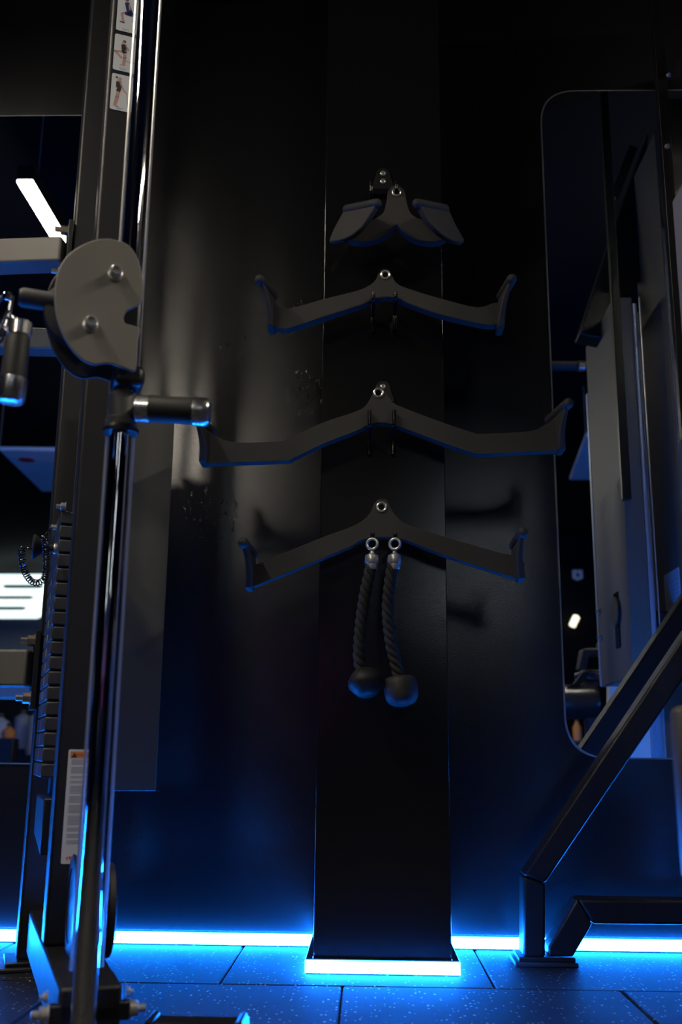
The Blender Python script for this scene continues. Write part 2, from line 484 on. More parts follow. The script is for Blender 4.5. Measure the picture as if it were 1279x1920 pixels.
# hexagon lights on the ceiling at the far end of the gym (seen in the left mirror)
def hex_light(y0, y1, h0, h1, xl, xr, label):
    """flat luminous hexagon ring; its rows and columns were read off the mirror image on the ceiling plane"""
    Z = 2.95
    ym, hm = (y0 + y1) / 2, (h0 + h1) / 2
    ro = [V(x, y, z=Z) for x, y in ((xl - 35, ym), (xl - 15, y0), (xr + 20, y0), (xr + 40, ym), (xr + 15, y1), (xl - 15, y1))]
    ri = [V(x, y, z=Z) for x, y in ((xl, hm), (xl + 10, h0), (xr - 12, h0), (xr, hm), (xr - 12, h1), (xl + 10, h1))]
    c = sum(ro, Vector()) / 6
    t = thing('hexagon_light', c, label, 'ceiling light', 'hexagon ceiling lights')
    for k in range(6):
        b4 = [ro[k], ro[(k + 1) % 6], ri[(k + 1) % 6], ri[k]]
        MB().hexa(b4, [p + Vector((0, 0, .04)) for p in b4]).build('light_tube', M['hex'], t)
    for k in (0, 3):
        MB().tube([ro[k] + Vector((0, 0, 0.04)), Vector((ro[k].x, ro[k].y, RZ))], 0.003, 6).build('suspension_wire', M['steel'], t)
hex_light(1082, 1113, 1096.5, 1108, 0, 88, 'nearest glowing hexagon ceiling light at the far end, seen in left mirror')
hex_light(1114, 1133, 1117.5, 1128, -20, 70, 'middle glowing hexagon ceiling light at the far end, seen in left mirror')
hex_light(1134, 1160, 1137.5, 1148, -34, 56, 'farthest glowing hexagon ceiling light at the far end, seen in left mirror')

# ------------------------------------------------------------------ hooks and pull-down bars on the pillar
YB0, YB1 = 2.405, 2.435          # front and back of the hanging bars
YT = 2.392                       # prong tips, just in front of the bars

def prong(t, px, y_rest, y_tip, Yr=YB0, tip_up=None):
    """bent wire prong: wall leg, arm towards the room, upturned tip; y_rest is the pixel row of what rests on it"""
    z0 = P(px, y_rest, Y=Yr).z - 0.0065
    x = P(px, y_tip + 6, Y=YT).x
    zt = P(px, y_tip, Y=YT).z
    pts = [Vector((x, YP - 0.011, z0 - 0.045)), Vector((x, YP - 0.011, z0 - 0.012)), Vector((x, YP - 0.020, z0)),
           Vector((x, YT + 0.010, z0)), Vector((x, YT, z0 + 0.010)), Vector((x, YT, zt - 0.002)), Vector((x, YT, zt))]
    MB().tube(spline(pts, 5), [0.0052] * 30 + [0.003], 10).build('prong', M['gloss'], t, smooth=True)
    return Vector((x, YT, z0))

def hook(cx_px, top_py, bot_py, prongs, label):
    c = P(cx_px, (top_py + bot_py) / 2, Y=YP)
    zt, zb = P(cx_px, top_py, Y=YP).z, P(cx_px, bot_py, Y=YP).z
    t = thing('wall_hook', (c.x, YP, zb), label, 'hook', 'double hooks screwed to the pillar')
    w = 0.030
    sh = [Vector((c.x - w * .45, 0, zt)), Vector((c.x + w * .45, 0, zt)), Vector((c.x + w, 0, zt - 0.055)), Vector((c.x + w * .9, 0, zb)), Vector((c.x - w * .9, 0, zb)), Vector((c.x - w, 0, zt - 0.055))]
    sh = [p + Vector((0, YP - 0.006, 0)) for p in rounded(sh, 0.012, 4)]
    MB().prism(sh, (0, 0.006, 0)).build('back_plate', M['satin'], t, bevel=0.001)
    # raised saddle that carries the two prongs
    MB().box((c.x - w - 0.004, YP - 0.016, zb + 0.004), (c.x + w + 0.004, YP - 0.006, zb + 0.022)).build('saddle', M['gloss'], t, bevel=0.003)
    for zz in (zt - 0.016, (zt + zb) / 2 + 0.004):
        sc = MB().lathe((c.x, YP - 0.006, zz), (0, -1, 0), [(0, .0075), (.002, .0075), (.0032, .006), (.0036, .004), (.002, .003)], 16).build('screw', M['steel'], t, smooth=True)
    out = []
    for a in prongs: out.append(prong(t, *a))
    return out

def loft_handle(mb, near, far, bottom_n, bottom_f, r, thick, seg=14):
    """round hand grip from near to far with a palm plate running down to the bar's end"""
    ax = (far - near).normalized()
    mb.lathe(near - ax * r * .9, ax, [(0, r * .25), (r * .15, r * .62), (r * .5, r * .9), (r * .9, r), ((far - near).length + r * .9, r), ((far - near).length + r * 1.4, r * .8), ((far - near).length + r * 1.7, r * .3)], 18)
    n = 7
    rows = []
    for i in range(n + 1):
        k = i / n
        a, b = near.lerp(bottom_n, k), far.lerp(bottom_f, k)
        # slight hollow for the palm
        out = math.sin(k * math.pi) * 0.006
        tk = thick * (0.75 + .45 * k)
        side = 1 if near.x > 0 else -1
        a, b = a + Vector((-side * out, 0, 0)), b + Vector((-side * out, 0, 0))
        o = Vector((tk / 2, 0, 0))
        rows.append([a - o, a + o, b + o, b - o])
    vs = [p for r_ in rows for p in r_]
    fs = [(3, 2, 1, 0), (4 * n, 4 * n + 1, 4 * n + 2, 4 * n + 3)]
    for i in range(n):
        for k in range(4):
            fs.append((4 * i + k, 4 * i + (k + 1) % 4, 4 * (i + 1) + (k + 1) % 4, 4 * (i + 1) + k))
    mb.add(vs, fs)

def eyelet(t, px, py, r_out=0.0135):
    c = P(px, py, Y=YB0)
    MB().torus(c + Vector((0, -0.001, 0)), (0, 1, 0), r_out * .78, r_out * .24, 28, 8).build('eyelet', M['steel'], t, smooth=True)
    MB().lathe(c + Vector((0, -0.0008, 0)), (0, 1, 0), [(0, r_out * .56), (.0010, r_out * .56)], 24).build('eyelet_hole', M['gloss'], t)

def pulldown_bar(label, top, bottom, handles, eye):
    pts = [P(x, y, Y=YB0) for x, y in top] + [P(x, y, Y=YB0) for x, y in bottom]
    xs = [p.x for p in pts]; zs = [p.z for p in pts]
    t = thing('pulldown_bar', ((min(xs) + max(xs)) / 2, (YB0 + YB1) / 2, min(zs)), label, 'cable attachment', 'black moulded pull-down bars hung on the pillar')
    # smooth the traced outline
    tt = [P(x, y, Y=YB0) for x, y in top]
    bb = [P(x, y, Y=YB0) for x, y in bottom]
    outline = spline(tt, 4) + spline(bb, 4)
    MB().prism(outline, (0, YB1 - YB0, 0)).build('body', M['urethane'], t, bevel=0.006, segs=3)
    for near, far, bot in handles:
        n = P(*near, Y=2.345); f = P(*far, Y=2.455)
        bn = P(*bot, Y=2.392); bf = bn + Vector((0, 0.055, 0.0))
        mb = MB(); loft_handle(mb, n, f, bn, bf, 0.0128, 0.015)
        mb.build('handle', M['urethane'], t, bevel=0.004, segs=3)
    eyelet(t, *eye)
    return t

# bar 2
pulldown_bar('upper V-shaped black pull-down bar with upright palm grips, second from top',
    [(505, 600), (512, 572), (528, 576), (543, 578), (608, 560), (668, 545), (690, 536), (703, 526), (711, 513), (722, 506.5), (733, 513), (744, 530), (764, 540), (830, 560), (895, 575.5), (930, 567), (944, 580)],
    [(941, 606), (911, 609), (830, 591), (768, 570), (746, 560), (722, 557), (698, 562), (680, 571), (608, 594), (545, 615), (527, 616), (509, 611)],
    [((487, 524), (512, 556), (507, 612)), ((960, 523), (940, 556), (940, 614))], (722.5, 515.5))
# bar 3
pulldown_bar('widest black pull-down bar with two bends and flared palm grips, third from top',
    [(376, 850), (382, 815), (399, 815), (438, 829), (524, 827), (545, 820), (604, 793), (668, 771), (686, 760), (697, 742), (702, 730), (709.5, 724.6), (718, 729), (727, 742), (738, 755), (756, 764), (833, 793), (888, 811), (905, 813), (996, 808), (1029, 793), (1058, 800)],
    [(1054, 844), (975, 848), (905, 851), (884, 848), (833, 831), (768, 807), (738, 796), (711, 792), (690, 797), (668, 808), (604, 833), (550, 859), (528, 864), (381, 869)],
    [((368, 788), (398, 808), (379, 866)), ((1066, 756), (1030, 788), (1055, 843))], (709.6, 737))
# bar 4
pulldown_bar('lowest V-shaped black pull-down bar, its hooks also holding two ropes',
    [(460, 1085), (470, 1062), (496, 1053), (598, 1010), (655, 989), (680, 976), (695, 960), (703, 943), (715.5, 936.7), (728, 943), (737, 960), (752, 976), (774, 987), (833, 1006), (934, 1035), (966, 1042), (984, 1055)],
    [(980, 1086), (960, 1082), (833, 1041), (777, 1019), (750, 1010), (715.5, 1007), (681, 1012), (655, 1026), (598, 1050), (542, 1073), (467, 1103)],
    [((456, 1017), (474, 1040), (465, 1103)), ((980.5, 998), (964, 1024), (980, 1086))], (715.5, 951))

# bar 1: close grip with two angled palm paddles
def close_grip():
    eye = (743.5, 360.8)
    c = P(*eye, Y=YB0)
    t = thing('close_grip_bar', (c.x, (YB0 + YB1) / 2, P(743, 455, Y=YB0).z), 'small close-grip pull-down handle with two angled palm paddles, topmost', 'cable attachment', 'black moulded pull-down bars hung on the pillar')
    top = [(650, 440), (676, 418), (697, 412), (712, 404), (720, 396), (725, 376), (729, 356), (743.5, 346), (758, 356), (762, 374), (768, 395), (779, 406), (797, 413), (815, 424), (838, 445)]
    bot = [(827, 451.5), (804, 453), (781, 449), (759, 437), (750, 427), (743, 421), (736, 427), (727, 438), (702, 450), (675, 453), (654, 449)]
    outline = spline([P(x, y, Y=YB0) for x, y in top], 4) + spline([P(x, y, Y=YB0) for x, y in bot], 4)
    MB().prism(outline, (0, YB1 - YB0, 0)).build('body', M['urethane'], t, bevel=0.005, segs=3)
    def plane(p, q, r):
        # depth as a linear function of the pixel, from three (px, py, Y)
        import itertools
        A = Matrix(((p[0], p[1], 1), (q[0], q[1], 1), (r[0], r[1], 1)))
        k = A.inverted() @ Vector((p[2], q[2], r[2]))
        return lambda x, y: P(x, y, Y=k[0] * x + k[1] * y + k[2])
    L = plane((708, 378, 2.325), (644, 386, 2.395), (616, 454, 2.415))
    R = plane((781, 378, 2.325), (841, 388, 2.395), (872, 454, 2.415))
    lp = [(643, 386), (675, 378), (704, 374), (703, 388), (693, 404), (679, 425), (661, 440.6), (645, 448.5), (630, 452), (616, 454), (618, 446), (625, 429), (642, 398)]
    rp = [(781, 377), (808, 377), (841, 386), (844, 396), (856, 422), (872, 450), (869, 456), (857, 453.5), (845, 449.7), (827, 438), (804, 415.6), (790, 391)]
    for fn, poly, ends in ((L, lp, ((705, 379), (646, 391))), (R, rp, ((784, 379), (839, 390)))):
        pts = [fn(x, y) for x, y in poly]
        nrm = (pts[3] - pts[0]).cross(pts[9 if len(pts) > 9 else 6] - pts[0]).normalized()
        if nrm.y < 0: nrm = -nrm
        mb = MB().prism(pts, nrm * 0.016)
        a, b = fn(*ends[0]) + nrm * .006, fn(*ends[1]) + nrm * .006
        ax = (b - a).normalized(); Ln = (b - a).length; r = .0122
        mb.lathe(a - ax * r * .8, ax, [(0, r * .3), (r * .2, r * .7), (r * .6, r * .95), (r, r), (Ln + r * .6, r), (Ln + r * 1.1, r * .8), (Ln + r * 1.4, r * .3)], 18)
        mb.build('palm_paddle', M['urethane'], t, bevel=0.004, segs=3)
    eyelet(t, *eye, r_out=0.0125)
close_grip()

hook(718, 318, 372, [(696, 362, 342), (743.5, 358, 341)], 'topmost black double hook, the close-grip handle on its right prong')
hook(722, 505, 560, [(700, 562.5, 549), (742, 559.5, 549)], 'black double hook behind the second bar from the top')
hook(718, 716, 770, [(693, 797, 770), (739, 796.5, 770)], 'black double hook carrying the widest bar')
h4 = hook(717, 935, 985, [(698.5, 1009, 999), (741, 1009.5, 999)], 'lowest black double hook, with two ropes on its prongs')

# ------------------------------------------------------------------ triceps ropes
def rope(tip, ring_px, path_px, ball_px, ball_axis, ball_prof, ball_mat, label):
    YR = YT - 0.004
    c = P(*ring_px, Y=YR)
    t = thing('cable_rope', (c.x, YR, P(*ball_px, Y=YR).z - .045), label, 'rope attachment', 'twisted ropes hung on the lowest hook')
    MB().torus(c, (0.25, 1, 0), 0.0128, 0.0036, 28, 10).build('ring', M['steel'], t, smooth=True)
    f = P(ring_px[0] - .5, ring_px[1] + 14, Y=YR)
    MB().lathe(f, (-.02, 0, -1), [(0, .005), (.004, .0055), (.007, .010), (.010, .0155), (.016, .0165), (.027, .0168), (.030, .0155), (.031, .0145), (.044, .0145), (.0445, .0142)], 24).build('ferrule', M['steel'], t, smooth=True)
    pts = spline([P(x, y, Y=YR) for x, y in path_px], 24)
    body = thing_part('rope_body', pts[0], t)
    # three-strand laid rope
    L = [0.0]
    for a, b in zip(pts, pts[1:]): L.append(L[-1] + (b - a).length)
    for s_ in range(3):
        sp = []
        for i, p in enumerate(pts):
            tn = (pts[min(i + 1, len(pts) - 1)] - pts[max(i - 1, 0)]).normalized()
            a = tn.cross(Vector((0, 1, 0))).normalized(); b = tn.cross(a)
            q = -L[i] / 0.060 * 2 * math.pi + s_ * 2 * math.pi / 3
            sp.append(p + (a * math.cos(q) + b * math.sin(q)) * 0.0076)
        MB().tube(sp, 0.0071, 10).build('strand', M['nylon'], body, smooth=True)
    bc = P(*ball_px, Y=YR)
    MB().lathe(bc, ball_axis, ball_prof, 28).build('end_knob', ball_mat, t, smooth=True)

def thing_part(name, loc, parent):
    o = bpy.data.objects.new(name, None)
    o.empty_display_size = 0.02
    COL.objects.link(o); o.parent = parent
    o.location = Vector(loc) - parent_offset(parent)
    return o

rope(h4[0], (698, 1020), [(697, 1050), (693, 1075), (685, 1110), (679, 1150), (675, 1190), (673, 1225), (676, 1252), (683, 1268)], (681, 1257), (.22, -.25, -.94),
     [(-.003, .014), (0, .022), (.006, .030), (.020, .0405), (.028, .0425), (.036, .0415), (.054, .029), (.061, .021), (.064, .008)], M['rubber'],
     'left twisted black rope with smooth rounded rubber end, hanging from a steel ring')
rope(h4[1], (740.5, 1020), [(738.5, 1050), (733, 1078), (729, 1110), (727, 1140), (729, 1175), (734, 1210), (741, 1240), (748, 1270)], (749, 1270), (.12, -.05, -1),
     [(-.002, .026), (.001, .033), (.006, .0365), (.020, .039), (.036, .0395), (.050, .037), (.060, .030), (.066, .018), (.068, .008)], M['rubber_worn'],
     'right twisted black rope with worn scuffed rubber end, hanging from a steel ring')

# ------------------------------------------------------------------ cable tower at the left
TA = math.radians(21.2)
TB = Vector((-0.480, 1.70, 0))
TC, TD = Vector((math.cos(TA), math.sin(TA), 0)), Vector((-math.sin(TA), math.cos(TA), 0))
def T(c, s, z): return TB + TC * c + TD * s + Vector((0, 0, z))
def tb(mb, c0, c1, s0, s1, z0, z1):
    b = [T(c0, s0, z0), T(c1, s0, z0), T(c1, s1, z0), T(c0, s1, z0)]
    return mb.hexa(b, [p + Vector((0, 0, z1 - z0)) for p in b])
def TP(px, py, s): return PL(px, py, T(0, s, 0), TD)     # pixel on the tower plane at depth s
def TPC(px, py, c): return PL(px, py, T(c, 0, 0), TC)    # pixel on the tower's side plane
tower = thing('cable_tower', T(.05, .4, 0), 'tall black cable tower with weight stack and chrome column at the left', 'gym machine')

def bolt(parent, p, axis, r=0.010, L=0.022, m='zinc', name='bolt'):
    ax = Vector(axis).normalized()
    b = MB().lathe(p, ax, [(0, r * 1.25), (.002, r * 1.25), (.0022, r), (L * .5, r), (L * .55, r * .85), (L * .56, r * .55), (L, r * .55), (L * 1.02, r * .4)], 6 if m == 'zinc' else 16)
    return b.build(name, M[m], parent)

# base, foot, uprights
tb(MB(), 0, .10, 0, .84, .036, .127).build('base_beam', M['powder'], tower, bevel=.006)
tb(MB(), -.035, .135, -.012, .030, 0, .036).build('foot', M['rubber'], tower, bevel=.004)
tb(MB(), .02, .08, .70, .78, 0, .036).build('foot', M['rubber'], tower, bevel=.004)
post = tb(MB(), 0, .078, .36, .425, .127, 2.95).build('upright', M['powder'], tower, bevel=.007, segs=3)
tb(MB(), -.02, .058, .845, .92, .018, 2.95).build('upright', M['powder'], tower, bevel=.007, segs=3)
fp = tb(MB(), -.06, .085, .80, .955, 0, .010).build('foot_plate', M['rubber'], tower, bevel=.003)
tb(MB(), -.045, .075, .815, .94, .010, .020).build('foot_collar', M['satin'], tower, bevel=.003)
tb(MB(), -.02, .078, .425, .845, 2.86, 2.95).build('top_beam', M['powder'], tower, bevel=.006)
tb(MB(), .01, .07, -.10, .36, 2.87, 2.95).build('top_arm', M['powder'], tower, bevel=.006)
# chrome column with adjustment holes, fixed in front of the base
cx_, cs_ = .032, -.07
MB().tube([T(cx_, cs_, .02), T(cx_, cs_, 2.88)], .0185, 40).build('chrome_column', M['chrome'], tower, smooth=True)
tb(MB(), .0, .066, -.10, .0, .010, .05).build('column_bracket', M['powder'], tower, bevel=.004)
for c in (-.012, .112):
    bolt(tower, T(c, .012, .088), TC if c > 0 else -TC, .012, .026, 'steel')
    bolt(tower, T(c, .05, .105), TC if c > 0 else -TC, .008, .012, 'steel')
tb(MB(), -.012, .112, .0, .024, .074, .102).build('clamp', M['satin'], tower, bevel=.003)

# rear shroud sheet beside the stack
s_sh = .80
q = [TP(150, 772, s_sh), TP(322.5, 772, s_sh), TP(292, 1483, s_sh), TP(150, 1483, s_sh)]
q[1].z = q[0].z = TP(250, 772, s_sh).z; q[2].z = q[3].z = TP(250, 1483, s_sh).z
q[3].x, q[3].y = q[0].x, q[0].y; q[1].x, q[1].y = q[2].x, q[2].y
MB().prism(q, TD * .006).build('shroud_sheet', M['powder_olive'], tower, bevel=.0015)

# weight stack: plates, guide rods, selector stem
zb, zt = TPC(85, 1458, -.02).z, 1.035
zb = P(85, 1458, Y=2.17).z
zt = P(125, 957, Y=2.17).z
NPL = 18
pitch = (zt - zb) / NPL
plate_me = None
for i in range(NPL):
    z = zb + i * pitch
    if plate_me is None:
        o = tb(MB(), -.02, .085, .50, .745, z, z + pitch - .0035).build('weight_plate', M['iron'], tower, bevel=.003)
        plate_me = o.data; z_first = z
    else:
        o = bpy.data.objects.new('weight_plate', plate_me)
        COL.objects.link(o); o.parent = tower; o.location = (0, 0, z - z_first)
        m_ = o.modifiers.new('bevel', 'BEVEL'); m_.width = .003; m_.segments = 2
    # printed weight strip on the side the user reads
    if i < 14:
        mk = 'red_mark' if i < 5 else 'yellow_mark'
        tb(MB(), -.0206, -.02, .61, .632, z + .006, z + pitch - .010).build('weight_mark', M[mk], o)
for s in (.56, .69):
    MB().tube([T(.033, s, .13), T(.033, s, 2.87)], .0125, 20).build('guide_rod', M['chrome'], tower, smooth=True)
    MB().tube([T(.033, s, zb - .045), T(.033, s, zb)], .022, 20).build('stack_bumper', M['rubber'], tower, smooth=True)
bolt(tower, T(-.01, .50, zt + .006), -TC, .009, .02, 'steel')
# bracket under the stack, lit by the strip
MB().prism([T(-.012, .46, zb - .040), T(-.012, .69, zb - .040), T(-.012, .69, zb - .125), T(-.012, .46, zb - .150)], TC * .075).build('stack_rest', M['powder'], tower, bevel=.003)
# selector knob and coiled lanyard
kb = TPC(103, 1029, -.021)
MB().lathe(kb, -TC + Vector((0, 0, .02)), [(0, .011), (.004, .011), (.005, .0095), (.015, .010), (.025, .013), (.035, .020), (.042, .0265), (.047, .0285), (.0495, .026), (.05, .01)], 24).build('selector_knob', M['rubber'], tower, smooth=True)
MB().lathe(kb + TC * .001, -TC, [(-.004, .0125), (.002, .0125), (.004, .0118)], 20).build('knob_ring', M['steel'], tower, smooth=True)
cp = [P(x, y, Y=2.06) for x, y in ((60, 1030), (50, 1028), (41, 1032), (42, 1050), (46, 1070), (57, 1088), (70, 1093), (82, 1086), (87, 1066), (87, 1040), (85, 1015), (84, 1003))]
cp = spline(cp, 30)
n0, n1 = 45, len(cp) - 8
hel = []
acc = 0
for i in range(len(cp) - 1):
    for j in range(6):
        p = cp[i].lerp(cp[i + 1], j / 6)
        tn = (cp[i + 1] - cp[i]).normalized()
        a = tn.cross(Vector((0, 1, 0))).normalized(); b = tn.cross(a)
        if n0 < i < n1:
            acc += (cp[i + 1] - cp[i]).length / 6
            qq = acc / 0.0052 * 2 * math.pi
            r = .0064
        else: qq, r = 0, 0
        hel.append(p + (a * math.cos(qq) + b * math.sin(qq)) * r)
hel += [P(90, 996, Y=2.18), P(98, 990, Y=2.2)]
MB().tube(hel, .0014, 5).build('coiled_lanyard', M['gloss'], tower, smooth=True)
MB().lathe(TPC(104, 989, -.021), -TC, [(-.006, .006), (.010, .006), (.011, .004)], 14).build('lanyard_anchor', M['steel'], tower, smooth=True)

# base pulleys
for c, s, z, r in ((.022, .60, .212, .088), (.036, .27, .212, .090), (.086, .25, .205, .082)):
    o = MB().lathe(T(c, s, z), TC, [(0, r * .2), (.001, r * .25), (.001, r * .7), (-.001, r * .72), (-.001, r * .97), (.001, r), (.010, r * .93), (.019, r), (.021, r * .97), (.021, r * .2)], 48).build('base_pulley', M['powder'], tower, smooth=True)
    tb(MB(), c + .004, c + .016, s - .03, s + .03, .127, .16).build('pulley_bracket', M['powder'], tower)

# cables running beside the column
for c, s in ((.012, -.045), (.060, -.03)):
    MB().tube([T(c, s, .16), T(c, s, 2.88)], .0026, 8).build('cable', M['steel'], tower, smooth=True)

# cross beams to the left with bolted flanges
def crossbeam(y_top, y_bot, px, h_real):
    c0 = -.022
    pt, pb = P(px, y_top, Y=2.46), P(px, y_bot, Y=2.46)
    zc = (pt.z + pb.z) / 2; h = pt.z - pb.z
    a = T(c0 - .012, .883, zc)
    d = Vector((-1, .07, 0)).normalized()
    MB().bar(a, a + d * 1.1, .075, h).build('cross_beam', M['powder_mid'], tower, bevel=.007, segs=3)
    tb(MB(), c0 - .012, c0, .835, .93, zc - h / 2 - .055, zc + h / 2 + .045).build('flange', M['satin'], tower, bevel=.001)
    for dz in (h / 2 + .022, -h / 2 - .028):
        for s in (.86,):
            bolt(tower, T(c0 - .012, s, zc + dz), -TC, .0135, .034)
crossbeam(1216, 1286, 40, .09)
crossbeam(437, 484, 60, .08)

# sliding carriage: two cover plates, pulley between, collar, pull grip
out_px = [(205, 447), (235, 455), (256, 478), (267, 515), (270, 545), (264, 568), (250, 577), (238, 583), (232, 596), (236, 606), (250, 610), (263, 617), (259, 640), (255, 693), (234, 690), (205, 681), (175, 683), (150, 671), (125, 641), (108, 600), (102, 555), (108, 510), (125, 480), (150, 461), (180, 449)]
carr = thing_part('carriage', T(cx_, cs_, 1.0), tower)
front = [TP(x, y, -.135) for x, y in out_px]
ring_pts = spline(front + [front[0]], 4)[:-1]
MB().prism(ring_pts, TD * .007).build('cover_plate', M['powder_grey'], carr, bevel=.0022, segs=3)
MB().prism([p + TD * .072 - TC * .010 for p in ring_pts], TD * .007).build('cover_plate', M['powder'], carr, bevel=.0022, segs=3)
for (x, y) in ((222, 512), (175, 607)):
    p = TP(x - 6, y + 3, -.135)
    MB().lathe(p, -TD, [(0, .013), (.004, .013), (.005, .0095), (.020, .0098), (.0215, .0085), (.0215, .006), (.018, .0055)], 20).build('cover_bolt', M['steel'], carr, smooth=True)
pc = TP(150, 590, -.10)
MB().lathe(pc - TD * .012, TD, [(0, .055), (.003, .060), (.012, .052), (.022, .060), (.026, .055)], 40).build('cable_pulley', M['rubber'], carr, smooth=True)
# black cable stop pointing left
ce = TP(98, 566, -.10)
MB().lathe(ce + TC * .02, -TC, [(0, .0185), (.018, .0185), (.022, .0165), (.068, .0165), (.074, .013), (.074, .005)], 24).build('cable_stop', M['rubber'], carr, smooth=True)
# collar round the column
ctop, cbot = TP(222, 738, cs_).z, TP(222, 800, cs_).z
MB().lathe(T(cx_, cs_, cbot), (0, 0, 1), [(0, .021), (.0, .0265), (.012, .0275), (.014, .0255), (ctop - cbot - .004, .0255), (ctop - cbot, .023), (ctop - cbot, .0195)], 32).build('collar', M['powder_olive'], carr, smooth=True)
MB().lathe(T(cx_, cs_, cbot - .012), (0, 0, 1), [(0, .030), (.006, .031), (.012, .027), (.012, .02)], 32).build('collar_flange', M['satin'], carr, smooth=True)
tb(MB(), cx_ - .022, cx_ + .030, cs_ - .045, cs_ + .02, ctop + .004, ctop + .040).build('collar_block', M['satin'], carr, bevel=.010, segs=3)
tb(MB(), cx_ - .020, cx_ + .020, cs_ - .032, cs_ + .05, ctop + .030, 1.28).build('sleeve', M['satin'], carr, bevel=.008, segs=3)
# pull grip to the right
g0, g1 = P(256, 765, Y=1.60), P(397, 773, Y=1.60)
ga = (g1 - g0); gl = ga.length; ga.normalize()
gp = carr
R_ = .0235
MB().lathe(T(cx_, cs_, g0.z + .002) + TC * .018, g0 - T(cx_, cs_, g0.z + .002) - TC * .01, [(0, .012), (.06, .012)], 20).build('grip_stem', M['satin'], gp, smooth=True)
MB().lathe(g0, ga, [(0, R_ * .8), (.001, R_), (gl * .185, R_), (gl * .19, R_ * .9)], 32).build('grip_ring', M['satin_chrome'], gp, smooth=True)
MB().lathe(g0 + ga * gl * .186, ga, [(0, R_ * .93), (.002, R_ * .97), (gl * .57, R_ * .97), (gl * .575, R_ * .9)], 32).build('grip_sleeve', M['rubber'], gp, smooth=True)
MB().lathe(g0 + ga * gl * .76, ga, [(0, R_ * .9), (.001, R_ * 1.03), (gl * .17, R_ * 1.03), (gl * .215, R_ * .85), (gl * .225, R_ * .6), (gl * .225, .002)], 32).build('end_cap', M['satin_chrome'], gp, smooth=True)

# labels printed on the upright
def text_mesh(txt, size, name, m, parent, origin, ex, ey):
    cu = bpy.data.curves.new(name, 'FONT'); cu.body = txt; cu.size = size; cu.align_x = 'CENTER'
    tmp = bpy.data.objects.new('tmp_text', cu); COL.objects.link(tmp)
    dg = bpy.context.evaluated_depsgraph_get()
    me = bpy.data.meshes.new_from_object(tmp.evaluated_get(dg))
    bpy.data.objects.remove(tmp)
    me.name = name
    off = parent_offset(parent)
    for v in me.vertices:
        w = origin + ex * v.co.x + ey * v.co.y - off
        v.co = w
    me.materials.clear(); me.materials.append(m)
    o = bpy.data.objects.new(name, me); COL.objects.link(o); o.parent = parent
    return o

UP = Vector((0, 0, 1))
S_F = .36
def on_front(c, z, lift): return T(c, S_F - lift, z)
def rrect(c0, c1, z0, z1, lift, r):
    return rounded([on_front(c0, z0, lift), on_front(c1, z0, lift), on_front(c1, z1, lift), on_front(c0, z1, lift)], r, 4)
def limb(mb, pts, w, lift):
    """flat printed stroke through (c,z) points"""
    for (a, b) in zip(pts, pts[1:]):
        A, B = on_front(*a, lift), on_front(*b, lift)
        d = (B - A).normalized(); n = d.cross(TD).normalized()
        w0, w1 = (w, w) if not isinstance(w, tuple) else w
        mb.quad(A - n * w0 / 2 - d * w0 * .3, A + n * w0 / 2 - d * w0 * .3, B + n * w1 / 2 + d * w1 * .3, B - n * w1 / 2 + d * w1 * .3)
def disc(mb, c, z, r, lift, ry=None):
    ry = ry or r
    mb.add([on_front(c + r * math.cos(k * math.pi / 6), z + ry * math.sin(k * math.pi / 6), lift) for k in range(12)], [list(range(12))])

